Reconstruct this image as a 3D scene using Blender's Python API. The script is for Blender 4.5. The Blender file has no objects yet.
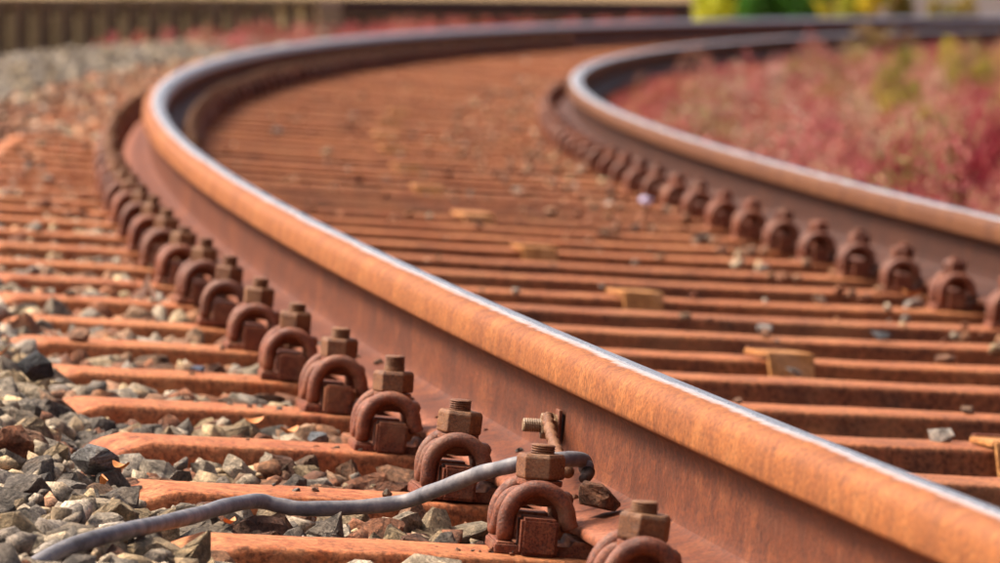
import bpy, bmesh, math, random
import numpy as np
from mathutils import Matrix, Vector

random.seed(7); RNG = np.random.default_rng(11)
scene = bpy.context.scene
COL = scene.collection

# ------------------------------------------------------------------ camera, sky, sun, exposure
CAM_Z = 0.5546
cam_d = bpy.data.cameras.new('camera'); cam = bpy.data.objects.new('camera', cam_d); COL.objects.link(cam)
cam_d.sensor_width = 36.0; cam_d.lens = 221.6; cam_d.clip_start = 0.05; cam_d.clip_end = 3000
cam.matrix_world = Matrix.Translation((0, 0, CAM_Z)) @ Matrix.Rotation(math.pi/2 - 0.05043, 4, 'X') @ Matrix.Rotation(0.01594, 4, 'Z')
cam_d.dof.use_dof = True; cam_d.dof.focus_distance = 6.05; cam_d.dof.aperture_fstop = 13.5; cam_d.dof.aperture_blades = 0
scene.camera = cam

SUN_EL, SUN_AZ = math.radians(51), math.radians(-74)     # azimuth from +Y towards +X: sun to the left, behind the camera
world = bpy.data.worlds.new('World'); scene.world = world; world.use_nodes = True
wn = world.node_tree.nodes; wl = world.node_tree.links
sky = wn.new('ShaderNodeTexSky'); sky.sky_type = 'NISHITA'; sky.sun_disc = False
sky.sun_elevation = SUN_EL; sky.sun_rotation = SUN_AZ; sky.air_density = 0.55; sky.dust_density = 9.0; sky.ozone_density = 0.6
wl.new(sky.outputs[0], wn['Background'].inputs[0]); wn['Background'].inputs[1].default_value = 0.15
sun_d = bpy.data.lights.new('sun', 'SUN'); sun = bpy.data.objects.new('sun', sun_d); COL.objects.link(sun)
sun_d.energy = 3.1; sun_d.angle = math.radians(14); sun_d.color = (1.0, 0.89, 0.74)
sdir = Vector((math.cos(SUN_EL)*math.sin(SUN_AZ), math.cos(SUN_EL)*math.cos(SUN_AZ), math.sin(SUN_EL)))
sun.rotation_euler = sdir.to_track_quat('Z', 'Y').to_euler()
scene.view_settings.view_transform = 'Standard'; scene.view_settings.look = 'None'
scene.view_settings.exposure = 0.92; scene.view_settings.gamma = 1.0
scene.cycles.use_denoising = True
scene.cycles.max_bounces = 6; scene.cycles.use_adaptive_sampling = True; scene.cycles.adaptive_threshold = 0.02

# ------------------------------------------------------------------ the track's line
CX, CY, R, S, A0, CANT, K = 129.29127, 24.95107, 130.49937, 0.6, 0.1472, 0.05036, 0.13403
SKEW = 0.34                        # the sleepers lie slightly askew under the rails (pitches per metre)
CLIP = 0.1125                      # rail centre to clip bolt
GAUGE = 1.505                      # rail centre to rail centre
RAIL_H = 0.154; SEAT = 0.018       # rail height, plate thickness on the sleeper
def bend(off):                     # steel sleepers dip 1:40 towards the track centre
    m = -GAUGE/2; d = abs(off - m)
    return 0.012*(max(d, 0.30) - GAUGE/2)
def n_at(n, off): return n - SKEW*(off - 0.11)      # where sleeper n crosses a given offset
def ang(n): return A0 - n*S/R
def P(n, off, h, b=False):
    a = ang(n); r = R + off + R*K*a**3
    return Vector((CX - r*math.cos(a), CY - r*math.sin(a), h + CANT*off + (bend(off) if b else 0)))
def frame(n, off=0.0, h=0.0, tilt=0.0, b=False):
    p = P(n, off, h, b); q = P(n + 0.02, off, h, b)
    t = (q - p).normalized()
    o = P(n, off + 0.1, h) - P(n, off, h)
    o = (o - t*o.dot(t)).normalized()
    u = t.cross(o)
    M = Matrix((t, o, u)).transposed().to_4x4()
    M = Matrix.Translation(p) @ M
    if tilt: M = M @ Matrix.Rotation(tilt, 4, 'X')
    return M
def Pv(n, off, h):                 # vectorised P
    a = A0 - n*S/R; r = R + off + R*K*a**3
    return np.stack([CX - r*np.cos(a), CY - r*np.sin(a), h + CANT*off], -1)
def bendv(off): return 0.012*(np.maximum(np.abs(off + GAUGE/2), 0.30) - GAUGE/2)

# ------------------------------------------------------------------ object helpers
def tag(o, label=None, cat=None, group=None, kind=None):
    if label: o['label'] = label
    if cat: o['category'] = cat
    if group: o['group'] = group
    if kind: o['kind'] = kind
    return o
def link(name, me, mat=None, parent=None):
    o = bpy.data.objects.new(name, me); COL.objects.link(o)
    if mat is not None and me is not None and not me.materials: me.materials.append(mat)
    if parent is not None: o.parent = parent
    return o
def empty(name, M=None):
    o = bpy.data.objects.new(name, None); COL.objects.link(o); o.empty_display_size = 0.1
    if M is not None: o.matrix_world = M
    return o
def mesh_from(name, verts, faces, smooth=False, mat=None):
    me = bpy.data.meshes.new(name); me.from_pydata([tuple(v) for v in verts], [], faces); me.update()
    if smooth: me.polygons.foreach_set('use_smooth', [True]*len(me.polygons))
    if mat: me.materials.append(mat)
    return me
def mesh_np(name, V, F, mat=None, cols=None, smooth=False):          # F: (m,k) array, all faces k-gons
    me = bpy.data.meshes.new(name); m, k = F.shape
    me.vertices.add(len(V)); me.vertices.foreach_set('co', np.ascontiguousarray(V, np.float32).ravel())
    me.loops.add(m*k); me.loops.foreach_set('vertex_index', np.ascontiguousarray(F, np.int32).ravel())
    me.polygons.add(m); me.polygons.foreach_set('loop_start', np.arange(0, m*k, k, dtype=np.int32))
    me.polygons.foreach_set('loop_total', np.full(m, k, np.int32))
    if smooth: me.polygons.foreach_set('use_smooth', np.ones(m, bool))
    me.update(calc_edges=True)
    if cols is not None:
        at = me.attributes.new('col', 'FLOAT_COLOR', 'POINT')
        c4 = np.ones((len(V), 4), np.float32); c4[:, :3] = cols; at.data.foreach_set('color', c4.ravel())
    if mat: me.materials.append(mat)
    return me
def bm_done(bm, name, mat, smooth=False, bevel=0.0, seg=2):
    if bevel: bmesh.ops.bevel(bm, geom=list(bm.edges), offset=bevel, segments=seg, affect='EDGES', profile=0.6, clamp_overlap=True)
    bmesh.ops.recalc_face_normals(bm, faces=bm.faces)
    me = bpy.data.meshes.new(name); bm.to_mesh(me); bm.free()
    if smooth: me.polygons.foreach_set('use_smooth', [True]*len(me.polygons))
    me.materials.append(mat); return me
def box(bm, x0, x1, y0, y1, z0, z1):
    vs = [bm.verts.new(v) for v in ((x0,y0,z0),(x1,y0,z0),(x1,y1,z0),(x0,y1,z0),(x0,y0,z1),(x1,y0,z1),(x1,y1,z1),(x0,y1,z1))]
    for f in ((0,3,2,1),(4,5,6,7),(0,1,5,4),(1,2,6,5),(2,3,7,6),(3,0,4,7)): bm.faces.new([vs[i] for i in f])
    return vs
def catmull(pts, sub):
    pts = [Vector(p) for p in pts]; out = []
    for i in range(len(pts) - 1):
        p0 = pts[max(i-1, 0)]; p1 = pts[i]; p2 = pts[i+1]; p3 = pts[min(i+2, len(pts)-1)]
        for k in range(sub):
            t = k/sub
            out.append(0.5*((2*p1) + (p2 - p0)*t + (2*p0 - 5*p1 + 4*p2 - p3)*t*t + (3*p1 - p0 - 3*p2 + p3)*t**3))
    out.append(pts[-1]); return out
def tube(path, rad, sides=12, caps=True):
    V = []; F = []; n = len(path)
    rad = rad if callable(rad) else (lambda i, r=rad: r)
    nrm = None
    for i, p in enumerate(path):
        t = (path[min(i+1, n-1)] - path[max(i-1, 0)]).normalized()
        if nrm is None: nrm = t.orthogonal().normalized()
        nrm = (nrm - t*nrm.dot(t)).normalized(); bi = t.cross(nrm)
        for k in range(sides):
            c = 2*math.pi*k/sides; V.append(p + (nrm*math.cos(c) + bi*math.sin(c))*rad(i))
    for i in range(n-1):
        for k in range(sides):
            a = i*sides + k; b = i*sides + (k+1) % sides
            F.append((a, b, b + sides, a + sides))
    if caps: F.append(tuple(range(sides))[::-1]); F.append(tuple((n-1)*sides + k for k in range(sides)))
    return V, F

# ------------------------------------------------------------------ materials
def new_mat(name):
    m = bpy.data.materials.new(name); m.use_nodes = True
    nt = m.node_tree; b = nt.nodes['Principled BSDF']
    return m, nt, b
class N:
    def __init__(s, nt): s.nt = nt
    def node(s, t, **kw):
        n = s.nt.nodes.new(t)
        for k, v in kw.items(): setattr(n, k, v)
        return n
    def l(s, a, b): s.nt.links.new(a, b)
    def coord(s, rnd=True):
        tc = s.node('ShaderNodeTexCoord')
        if not rnd: return tc.outputs['Object']
        oi = s.node('ShaderNodeObjectInfo'); mu = s.node('ShaderNodeMath', operation='MULTIPLY'); mu.inputs[1].default_value = 37.0
        s.l(oi.outputs['Random'], mu.inputs[0])
        ad = s.node('ShaderNodeVectorMath', operation='ADD'); s.l(tc.outputs['Object'], ad.inputs[0]); s.l(mu.outputs[0], ad.inputs[1])
        return ad.outputs[0]
    def noise(s, vec, scale, detail=6, rough=0.6, dist=0.0):
        n = s.node('ShaderNodeTexNoise'); n.inputs['Scale'].default_value = scale; n.inputs['Detail'].default_value = detail
        n.inputs['Roughness'].default_value = rough; n.inputs['Distortion'].default_value = dist
        if vec is not None: s.l(vec, n.inputs['Vector'])
        return n.outputs['Fac']
    def ramp(s, fac, stops):
        r = s.node('ShaderNodeValToRGB'); e = r.color_ramp.elements
        while len(e) < len(stops): e.new(0.5)
        for q, (p, c) in zip(e, stops):
            q.position = p; q.color = (*c, 1) if len(c) == 3 else c
        s.l(fac, r.inputs[0]); return r.outputs['Color']
    def mix(s, fac, a, b, mode='MIX'):
        m = s.node('ShaderNodeMix', data_type='RGBA', blend_type=mode)
        for v, i in ((fac, 0), (a, 6), (b, 7)):
            if hasattr(v, 'is_linked'): s.l(v, m.inputs[i])
            elif i == 0: m.inputs[0].default_value = v
            else: m.inputs[i].default_value = (*v, 1)
        return m.outputs[2]
    def attr(s, name, out='Fac'):
        a = s.node('ShaderNodeAttribute'); a.attribute_name = name; return a.outputs[out]
    def math(s, op, a, b=None, clamp=False):
        m = s.node('ShaderNodeMath', operation=op, use_clamp=clamp)
        for i, v in enumerate((a, b)):
            if v is None: continue
            if hasattr(v, 'is_linked'): s.l(v, m.inputs[i])
            else: m.inputs[i].default_value = v
        return m.outputs[0]
    def maprange(s, v, a, b, c=0.0, d=1.0):
        m = s.node('ShaderNodeMapRange'); s.l(v, m.inputs[0])
        for i, x in zip((1, 2, 3, 4), (a, b, c, d)): m.inputs[i].default_value = x
        return m.outputs[0]
    def bump(s, b, hgt, strength=0.4, dist=0.002):
        n = s.node('ShaderNodeBump'); n.inputs['Strength'].default_value = strength; n.inputs['Distance'].default_value = dist
        s.l(hgt, n.inputs['Height']); s.l(n.outputs[0], b.inputs['Normal'])

def rust_mat(name, stops, scale=18, rough=0.75, bstr=0.5, bdist=0.0015, dust=None, dust_amt=0.5, spec=0.3, grime=None, vary=None, tint=(0.70, 0.64, 0.50)):
    m, nt, b = new_mat(name); g = N(nt); v = g.coord()
    n1 = g.noise(v, scale, 8, 0.68, 0.3); flake = g.noise(v, scale*2.2, 9, 0.75, 1.0); mid = g.noise(v, scale*4.5, 6, 0.68, 0.5); fine = g.noise(v, scale*16, 5, 0.72)
    c = g.ramp(g.math('ADD', g.math('MULTIPLY', n1, 0.6), g.math('MULTIPLY', mid, 0.4)), stops)
    if vary:                                          # every piece has rusted a little differently
        oi = g.node('ShaderNodeObjectInfo'); c = g.mix(g.math('MULTIPLY', oi.outputs['Random'], vary[1]), c, vary[0])
    if grime:                                         # oily brown grime between the rails
        tc = g.node('ShaderNodeTexCoord'); sx = g.node('ShaderNodeSeparateXYZ'); g.l(tc.outputs['Object'], sx.inputs[0])
        oi = g.node('ShaderNodeObjectInfo'); am = g.maprange(oi.outputs['Random'], 0, 1, 0.40, 0.92)
        gf = g.math('MULTIPLY', g.maprange(sx.outputs[1], 0.02, -0.08), g.math('MULTIPLY', am, g.maprange(n1, 0.30, 0.60, 1.0, 0.35)))
        gf = g.math('MULTIPLY', gf, g.maprange(sx.outputs[2], -0.012, -0.003, 1.25, 0.55), True)  # thicker on the side faces, whose shade is put into the colour too
        c = g.mix(gf, c, grime)
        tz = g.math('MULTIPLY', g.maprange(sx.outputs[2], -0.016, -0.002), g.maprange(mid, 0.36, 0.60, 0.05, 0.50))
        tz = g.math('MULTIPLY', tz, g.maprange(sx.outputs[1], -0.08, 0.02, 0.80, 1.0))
        c = g.mix(tz, c, (0.60, 0.30, 0.19))            # dusty top, with the light on it put into the colour
    c = g.mix(0.75, c, g.ramp(fine, [(0.38, (0.26, 0.23, 0.21)), (0.50, (0.92, 0.92, 0.92)), (0.64, (1.5, 1.45, 1.35))]), 'MULTIPLY')
    c = g.mix(g.maprange(flake, 0.52, 0.62, 0.0, 0.5), c, g.mix(1.0, c, (0.45, 0.36, 0.33), 'MULTIPLY'))      # darker scale in ragged patches
    if dust:                                          # pale dried dust lying in patches
        big = g.noise(v, scale*0.7, 6, 0.7, 0.4)
        c = g.mix(g.maprange(big, 0.48, 0.68, 0.0, dust_amt), c, dust)
    c = g.mix(1.0, c, tint, 'MULTIPLY')
    g.l(c, b.inputs['Base Color']); g.l(g.maprange(mid, 0.3, 0.7, rough - 0.12, rough + 0.12), b.inputs['Roughness'])
    b.inputs['Specular IOR Level'].default_value = spec
    h = g.math('ADD', g.math('MULTIPLY', fine, 0.7), g.math('SUBTRACT', mid, g.math('MULTIPLY', g.maprange(flake, 0.52, 0.60), 0.25)))
    g.bump(b, h, bstr, bdist)
    return m
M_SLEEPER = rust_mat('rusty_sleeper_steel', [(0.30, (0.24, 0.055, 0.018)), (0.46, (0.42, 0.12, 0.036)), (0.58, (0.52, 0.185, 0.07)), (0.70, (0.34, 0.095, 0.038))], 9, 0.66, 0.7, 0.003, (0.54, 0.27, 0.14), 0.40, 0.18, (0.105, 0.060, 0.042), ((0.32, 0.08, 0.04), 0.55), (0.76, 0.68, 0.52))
M_CLAMP = rust_mat('rusty_clamp_steel', [(0.34, (0.13, 0.030, 0.014)), (0.52, (0.31, 0.085, 0.036)), (0.68, (0.42, 0.145, 0.065))], 26, 0.55, 0.7, 0.0018, (0.40, 0.20, 0.12), 0.40, 0.4, None, ((0.15, 0.05, 0.03), 0.75))
M_NUT = rust_mat('weathered_nut_steel', [(0.34, (0.12, 0.05, 0.02)), (0.52, (0.26, 0.12, 0.05)), (0.68, (0.38, 0.21, 0.095))], 32, 0.6, 0.7, 0.0018, (0.40, 0.26, 0.15), 0.45, 0.35, None, ((0.22, 0.085, 0.04), 0.6), (0.72, 0.62, 0.50))
M_PLATE = rust_mat('rusty_plate_steel', [(0.34, (0.12, 0.03, 0.016)), (0.52, (0.26, 0.072, 0.035)), (0.68, (0.40, 0.145, 0.075))], 24, 0.68, 0.8, 0.0025, (0.44, 0.23, 0.14), 0.45, 0.3, None, ((0.20, 0.06, 0.03), 0.4))
M_CAP = rust_mat('tan_cap_steel', [(0.32, (0.24, 0.10, 0.03)), (0.52, (0.45, 0.225, 0.08)), (0.68, (0.56, 0.33, 0.15))], 16, 0.6, 0.6, 0.002, (0.62, 0.40, 0.24), 0.5, 0.2, None, None, (0.98, 0.86, 0.74))

def rail_mat(name, polish_lo, polish_hi, tone=1.0, gauge_face=False):
    """rust with rain streaks on head and web, polished steel band where the wheels run"""
    m, nt, b = new_mat(name); g = N(nt)
    sd = g.attr('sdist'); hh = g.attr('prof'); lat = g.attr('lat'); top = g.attr('top')
    cv = g.node('ShaderNodeCombineXYZ'); g.l(sd, cv.inputs[0]); g.l(g.math('MULTIPLY', hh, 0.35), cv.inputs[1])
    tc = g.coord(False)
    streak = g.noise(cv.outputs[0], 55, 4, 0.6)
    blot = g.noise(tc, 7, 8, 0.65, 0.4); fine = g.noise(tc, 240, 4, 0.7); mid = g.noise(tc, 45, 5, 0.6)
    bl2 = g.math('ADD', g.math('MULTIPLY', blot, 0.6), g.math('MULTIPLY', mid, 0.4))
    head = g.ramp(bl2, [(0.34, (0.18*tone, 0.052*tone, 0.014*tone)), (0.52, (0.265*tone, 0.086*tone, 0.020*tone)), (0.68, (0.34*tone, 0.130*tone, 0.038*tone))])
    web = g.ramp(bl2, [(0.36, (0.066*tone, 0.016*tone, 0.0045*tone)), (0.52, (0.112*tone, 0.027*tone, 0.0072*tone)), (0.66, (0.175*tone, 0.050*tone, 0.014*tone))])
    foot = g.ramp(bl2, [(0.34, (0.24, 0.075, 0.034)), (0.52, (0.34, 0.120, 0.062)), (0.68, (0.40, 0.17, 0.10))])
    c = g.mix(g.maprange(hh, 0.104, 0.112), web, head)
    c = g.mix(g.math('MULTIPLY', g.maprange(hh, 0.019, 0.0135, 0.0, 0.55 if gauge_face else 0.1), g.maprange(lat, 0.0, 0.02)), c, foot)  # light along the foot's outer edge put in as a pinker colour
    c = g.mix(g.math('MULTIPLY', g.maprange(streak, 0.45, 0.75, 0.0, 0.40), g.maprange(hh, 0.034, 0.046)), c, (0.085*tone, 0.026*tone, 0.011*tone))
    fl = g.noise(tc, 22, 9, 0.75, 1.0); c = g.mix(g.maprange(fl, 0.53, 0.63, 0.0, 0.38), c, g.mix(1.0, c, (0.45, 0.37, 0.34), 'MULTIPLY'))
    c = g.mix(g.maprange(g.noise(cv.outputs[0], 130, 3, 0.5), 0.62, 0.80, 0.0, 0.28), c, (0.38*tone, 0.20*tone, 0.11*tone))
    c = g.mix(0.7, c, g.ramp(fine, [(0.38, (0.30, 0.27, 0.25)), (0.50, (0.92, 0.92, 0.92)), (0.64, (1.4, 1.35, 1.28))]), 'MULTIPLY')
    # the worn band: position across the head, ragged towards the rust
    edge = g.math('ADD', lat, g.math('ADD', g.math('MULTIPLY', g.math('SUBTRACT', mid, 0.5), 0.016), g.math('MULTIPLY', g.math('SUBTRACT', g.noise(cv.outputs[0], 3.0, 4, 0.6), 0.5), 0.016)))
    w = g.math('MULTIPLY', g.maprange(edge, polish_hi + 0.004, polish_hi - 0.012), g.maprange(edge, polish_lo - 0.004, polish_lo))
    w = g.math('MULTIPLY', w, g.maprange(top, 0.1465, 0.150))
    if gauge_face:                                    # flanges rub the inner side of the high rail bright
        w = g.math('MAXIMUM', w, g.math('MULTIPLY', g.maprange(edge, -0.010, -0.016, 0.0, 0.72), g.maprange(top, 0.121, 0.129)))
    cv2 = g.node('ShaderNodeCombineXYZ'); g.l(g.math('MULTIPLY', sd, 0.02), cv2.inputs[0]); g.l(lat, cv2.inputs[1])
    lines = g.noise(cv2.outputs[0], 260, 3, 0.6)
    steel = g.ramp(lines, [(0.36, (0.55, 0.54, 0.54)), (0.48, (0.80, 0.79, 0.79)), (0.7, (0.90, 0.89, 0.88))])
    g.l(g.mix(w, c, steel), b.inputs['Base Color'])
    g.l(w, b.inputs['Metallic']); g.l(g.maprange(w, 0, 1, 0.66, 0.27), b.inputs['Roughness'])
    b.inputs['Specular IOR Level'].default_value = 0.22
    hgt = g.math('MULTIPLY', g.math('ADD', g.math('MULTIPLY', fine, 0.5), mid), g.maprange(w, 0, 1, 1.0, 0.04))
    g.bump(b, hgt, 0.55, 0.002)
    return m
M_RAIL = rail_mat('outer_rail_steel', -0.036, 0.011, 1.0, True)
M_RAIL_IN = rail_mat('inner_rail_steel', -0.030, 0.018, 0.45)

def stone_mat(name, src):
    m, nt, b = new_mat(name); g = N(nt); v = g.coord()
    if src == 'attr': base = g.attr('col', 'Color')
    else:
        oi = g.node('ShaderNodeObjectInfo'); base = oi.outputs['Color']
    k = 1.0 if src == 'attr' else 0.055
    n1 = g.noise(v, 55*k, 8, 0.70, 0.5); n2 = g.noise(v, 300*k, 6, 0.75, 0.3)
    c = g.mix(1.0, base, g.ramp(n1, [(0.34, (0.34, 0.32, 0.30)), (0.5, (0.95, 0.93, 0.90)), (0.64, (1.6, 1.52, 1.40))]), 'MULTIPLY')
    c = g.mix(0.8, c, g.ramp(n2, [(0.38, (0.42, 0.41, 0.40)), (0.5, (0.95, 0.95, 0.95)), (0.62, (1.4, 1.38, 1.34))]), 'MULTIPLY')
    vein = g.noise(v, 20*k, 5, 0.65, 1.2)
    c = g.mix(g.maprange(vein, 0.60, 0.72, 0.0, 0.45), c, (0.40, 0.24, 0.13))
    g.l(c, b.inputs['Base Color']); b.inputs['Roughness'].default_value = 0.82; b.inputs['Specular IOR Level'].default_value = 0.3
    g.bump(b, g.math('ADD', n1, g.math('MULTIPLY', n2, 0.5)), 0.9, 0.009 if src == 'attr' else 0.16)
    return m
M_STONE = stone_mat('ballast_stone', 'attr'); M_STONE_OBJ = stone_mat('ballast_stone_single', 'object')

def leaf_mat(name, trans=0.25, rough=0.6):
    m, nt, b = new_mat(name); g = N(nt)
    c = g.attr('col', 'Color'); g.l(c, b.inputs['Base Color']); b.inputs['Roughness'].default_value = rough
    b.inputs['Specular IOR Level'].default_value = 0.2
    tr = g.node('ShaderNodeBsdfTranslucent'); g.l(c, tr.inputs[0]); mx = g.node('ShaderNodeMixShader'); mx.inputs[0].default_value = trans
    g.l(b.outputs[0], mx.inputs[1]); g.l(tr.outputs[0], mx.inputs[2]); g.l(mx.outputs[0], nt.nodes['Material Output'].inputs['Surface'])
    return m
M_LEAF = leaf_mat('leaf')

def flat_mat(name, stops, scale, rough=0.85, bstr=0.4, bdist=0.01, rnd=False):
    m, nt, b = new_mat(name); g = N(nt); v = g.coord(rnd)
    n1 = g.noise(v, scale, 9, 0.68, 0.2)
    g.l(g.ramp(n1, stops), b.inputs['Base Color']); b.inputs['Roughness'].default_value = rough
    b.inputs['Specular IOR Level'].default_value = 0.25
    g.bump(b, g.noise(v, scale*6, 6, 0.65), bstr, bdist); return m
M_GROUND = flat_mat('dry_field_ground', [(0.3, (0.13, 0.075, 0.03)), (0.5, (0.19, 0.12, 0.055)), (0.7, (0.25, 0.17, 0.075))], 0.35, 0.95, 0.5, 0.05)
M_BED = flat_mat('rusty_grit', [(0.3, (0.06, 0.025, 0.017)), (0.5, (0.14, 0.055, 0.036)), (0.72, (0.23, 0.10, 0.065))], 14, 0.95, 0.9, 0.01)
M_TIMBER = flat_mat('weathered_timber', [(0.3, (0.15, 0.105, 0.05)), (0.5, (0.24, 0.17, 0.085)), (0.7, (0.33, 0.24, 0.13))], 12, 0.9, 0.5, 0.004, True)
M_TIMBER_DK = flat_mat('tarred_timber', [(0.3, (0.035, 0.022, 0.016)), (0.5, (0.07, 0.042, 0.032)), (0.7, (0.11, 0.07, 0.05))], 10, 0.9, 0.5, 0.004, True)
M_CONCRETE = flat_mat('pale_concrete', [(0.3, (0.42, 0.36, 0.33)), (0.5, (0.55, 0.49, 0.46)), (0.7, (0.62, 0.57, 0.54))], 3, 0.9, 0.3, 0.004)
M_CABLE = flat_mat('grey_cable_sheath', [(0.34, (0.065, 0.060, 0.062)), (0.5, (0.125, 0.12, 0.13)), (0.66, (0.22, 0.20, 0.195))], 40, 0.5, 0.25, 0.001)
M_CABLE_DK = flat_mat('charred_cable_end', [(0.3, (0.02, 0.015, 0.012)), (0.7, (0.07, 0.04, 0.03))], 60, 0.7, 0.4, 0.001)
M_LUG = rust_mat('dull_lug_metal', [(0.3, (0.20, 0.11, 0.07)), (0.5, (0.36, 0.25, 0.18)), (0.72, (0.48, 0.38, 0.30))], 60, 0.55, 0.4, 0.0006)

# ------------------------------------------------------------------ ground and ballast bed
gs = []
xs = np.concatenate([np.linspace(-900, -40, 12), np.linspace(-30, 40, 40), np.linspace(50, 900, 12)])
ys = np.concatenate([np.linspace(-60, -5, 6), np.linspace(0, 130, 60), np.linspace(150, 1800, 24)])
X, Y = np.meshgrid(xs, ys, indexing='ij')
Z = -0.24 + 0.03*np.sin(X*0.9 + 1.3)*np.cos(Y*0.55) + np.where(Y > 140, 0.0, 0)
V = np.stack([X, Y, Z], -1).reshape(-1, 3); nx, ny = X.shape
idx = np.arange(nx*ny).reshape(nx, ny)
F = np.stack([idx[:-1, :-1], idx[1:, :-1], idx[1:, 1:], idx[:-1, 1:]], -1).reshape(-1, 4)
tag(link('ground', mesh_np('ground', V, F, M_GROUND, smooth=True)), kind='structure')

def bed_h(n, off):
    """height of the ballast above the plane of the sleeper tops"""
    frac = np.abs(n - np.round(n))*S
    gauge = (off < -0.02) & (off > -1.44)
    far = np.clip((n - 12)/40, 0, 1)
    h = np.where(gauge, -0.080 + 0.048*far, -0.024)
    h = np.where(off > 0.40, -0.024 + 0.026*np.clip((off - 0.40)/0.16, 0, 1), h)
    h = np.where(off > 1.0, h - 0.42*np.clip((off - 1.3)/1.2, 0, 1)**1.3, h)
    h = np.where(off < -2.0, -0.03 - 0.34*np.clip((-off - 2.0)/1.6, 0, 1), h)
    return h + np.where(np.abs(off + GAUGE/2) < 1.2, bendv(off), bendv(np.full_like(off, 0.40)))
nn = np.concatenate([np.arange(-20, 24, 0.2), np.arange(24, 113, 0.7)]); oo = np.concatenate([np.linspace(2.7, 0.6, 20), np.linspace(0.5, -1.7, 40), np.linspace(-1.9, -3.7, 12)])
NN, OO = np.meshgrid(nn, oo, indexing='ij')
HH = bed_h(NN, OO) - 0.022 + RNG.normal(0, 0.005, NN.shape)
V = Pv(NN, OO, HH).reshape(-1, 3); nx, ny = NN.shape; idx = np.arange(nx*ny).reshape(nx, ny)
F = np.stack([idx[:-1, :-1], idx[:-1, 1:], idx[1:, 1:], idx[1:, :-1]], -1).reshape(-1, 4)[:, ::-1]
bed = tag(link('ballast_bed', mesh_np('ballast_bed', V, F, M_BED, smooth=True)), kind='structure')

# ------------------------------------------------------------------ stones
def stone_variant(seed, n=15, flat=0.62):
    rg = np.random.default_rng(seed); bm = bmesh.new()
    d = rg.normal(size=(n, 3)); d /= np.linalg.norm(d, axis=1)[:, None]
    d *= rg.uniform(0.78, 1.1, (n, 1)); d *= np.array([1.0, rg.uniform(0.62, 0.9), rg.uniform(flat - 0.14, flat + 0.14)])
    vs = [bm.verts.new(p) for p in d]
    r = bmesh.ops.convex_hull(bm, input=vs)
    for v in [v for v in bm.verts if not v.link_faces]: bm.verts.remove(v)
    bmesh.ops.triangulate(bm, faces=bm.faces); bmesh.ops.recalc_face_normals(bm, faces=bm.faces)
    bm.verts.index_update()
    V = np.array([v.co[:] for v in bm.verts]); F = np.array([[v.index for v in f.verts] for f in bm.faces]); bm.free()
    return V*0.5, F
VARS = [stone_variant(100 + i, RNG.integers(11, 19)) for i in range(26)]
# rounder, finer versions for the nearest stones: bevelled edges
def bevelled(seed, n):
    V, F = stone_variant(seed, n); bm = bmesh.new(); vs = [bm.verts.new(p) for p in V]
    for f in F: bm.faces.new([vs[i] for i in f])
    bmesh.ops.dissolve_limit(bm, angle_limit=math.radians(16), verts=bm.verts, edges=bm.edges)
    bmesh.ops.bevel(bm, geom=list(bm.edges), offset=0.03, segments=1, affect='EDGES', clamp_overlap=True)
    bmesh.ops.triangulate(bm, faces=bm.faces)
    bmesh.ops.subdivide_edges(bm, edges=[e for e in bm.edges if e.calc_length() > 0.22], cuts=1)
    rr = random.Random(seed)
    for v in bm.verts: v.co *= 1 + rr.uniform(-0.045, 0.045)
    bmesh.ops.triangulate(bm, faces=bm.faces)
    bmesh.ops.recalc_face_normals(bm, faces=bm.faces)
    me = bpy.data.meshes.new('stone'); bm.to_mesh(me); bm.free(); me.materials.append(M_STONE_OBJ); return me
NEAR_VARS = [bevelled(300 + i, 12 + i % 7) for i in range(22)]
GREY = 1.45*np.array([(0.25, 0.215, 0.17), (0.31, 0.265, 0.20), (0.17, 0.155, 0.14), (0.38, 0.325, 0.25), (0.33, 0.255, 0.165), (0.27, 0.25, 0.225), (0.115, 0.108, 0.10), (0.40, 0.31, 0.19), (0.44, 0.39, 0.32)])
RUSTY = np.array([(0.32, 0.12, 0.06), (0.24, 0.085, 0.045), (0.36, 0.17, 0.09), (0.28, 0.17, 0.11), (0.20, 0.08, 0.05), (0.40, 0.22, 0.14)])
def stone_col(off, n, rg):
    d = np.minimum(np.abs(off), np.abs(off + GAUGE))
    p = np.clip(0.75 - (d - 0.1)*1.6, 0.06, 0.8)
    p = np.where((off < 0) & (off > -GAUGE), np.maximum(p, 0.72), p)
    p = np.where(n > 9, np.clip(p + (n - 9)*0.05, 0, np.where(off < 0.8, 0.85, 0.25)), p)
    g = GREY[rg.integers(0, len(GREY), len(off))]; r = RUSTY[rg.integers(0, len(RUSTY), len(off))]
    c = np.where((rg.random(len(off)) < p)[:, None], r, g)
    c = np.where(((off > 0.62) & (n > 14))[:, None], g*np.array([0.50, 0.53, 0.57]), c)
    c = (c*0.86 + 0.14*np.array([0.40, 0.27, 0.15]))*np.array([1.02, 0.99, 0.96])
    return c*rg.uniform(0.70, 1.15, (len(off), 1))
def random_rot(m, rg):
    q = rg.normal(size=(m, 4)); q /= np.linalg.norm(q, axis=1)[:, None]; w, x, y, z = q.T
    return np.stack([1-2*(y*y+z*z), 2*(x*y-z*w), 2*(x*z+y*w), 2*(x*y+z*w), 1-2*(x*x+z*z), 2*(y*z-x*w), 2*(x*z-y*w), 2*(y*z+x*w), 1-2*(x*x+y*y)], -1).reshape(m, 3, 3)
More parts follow.
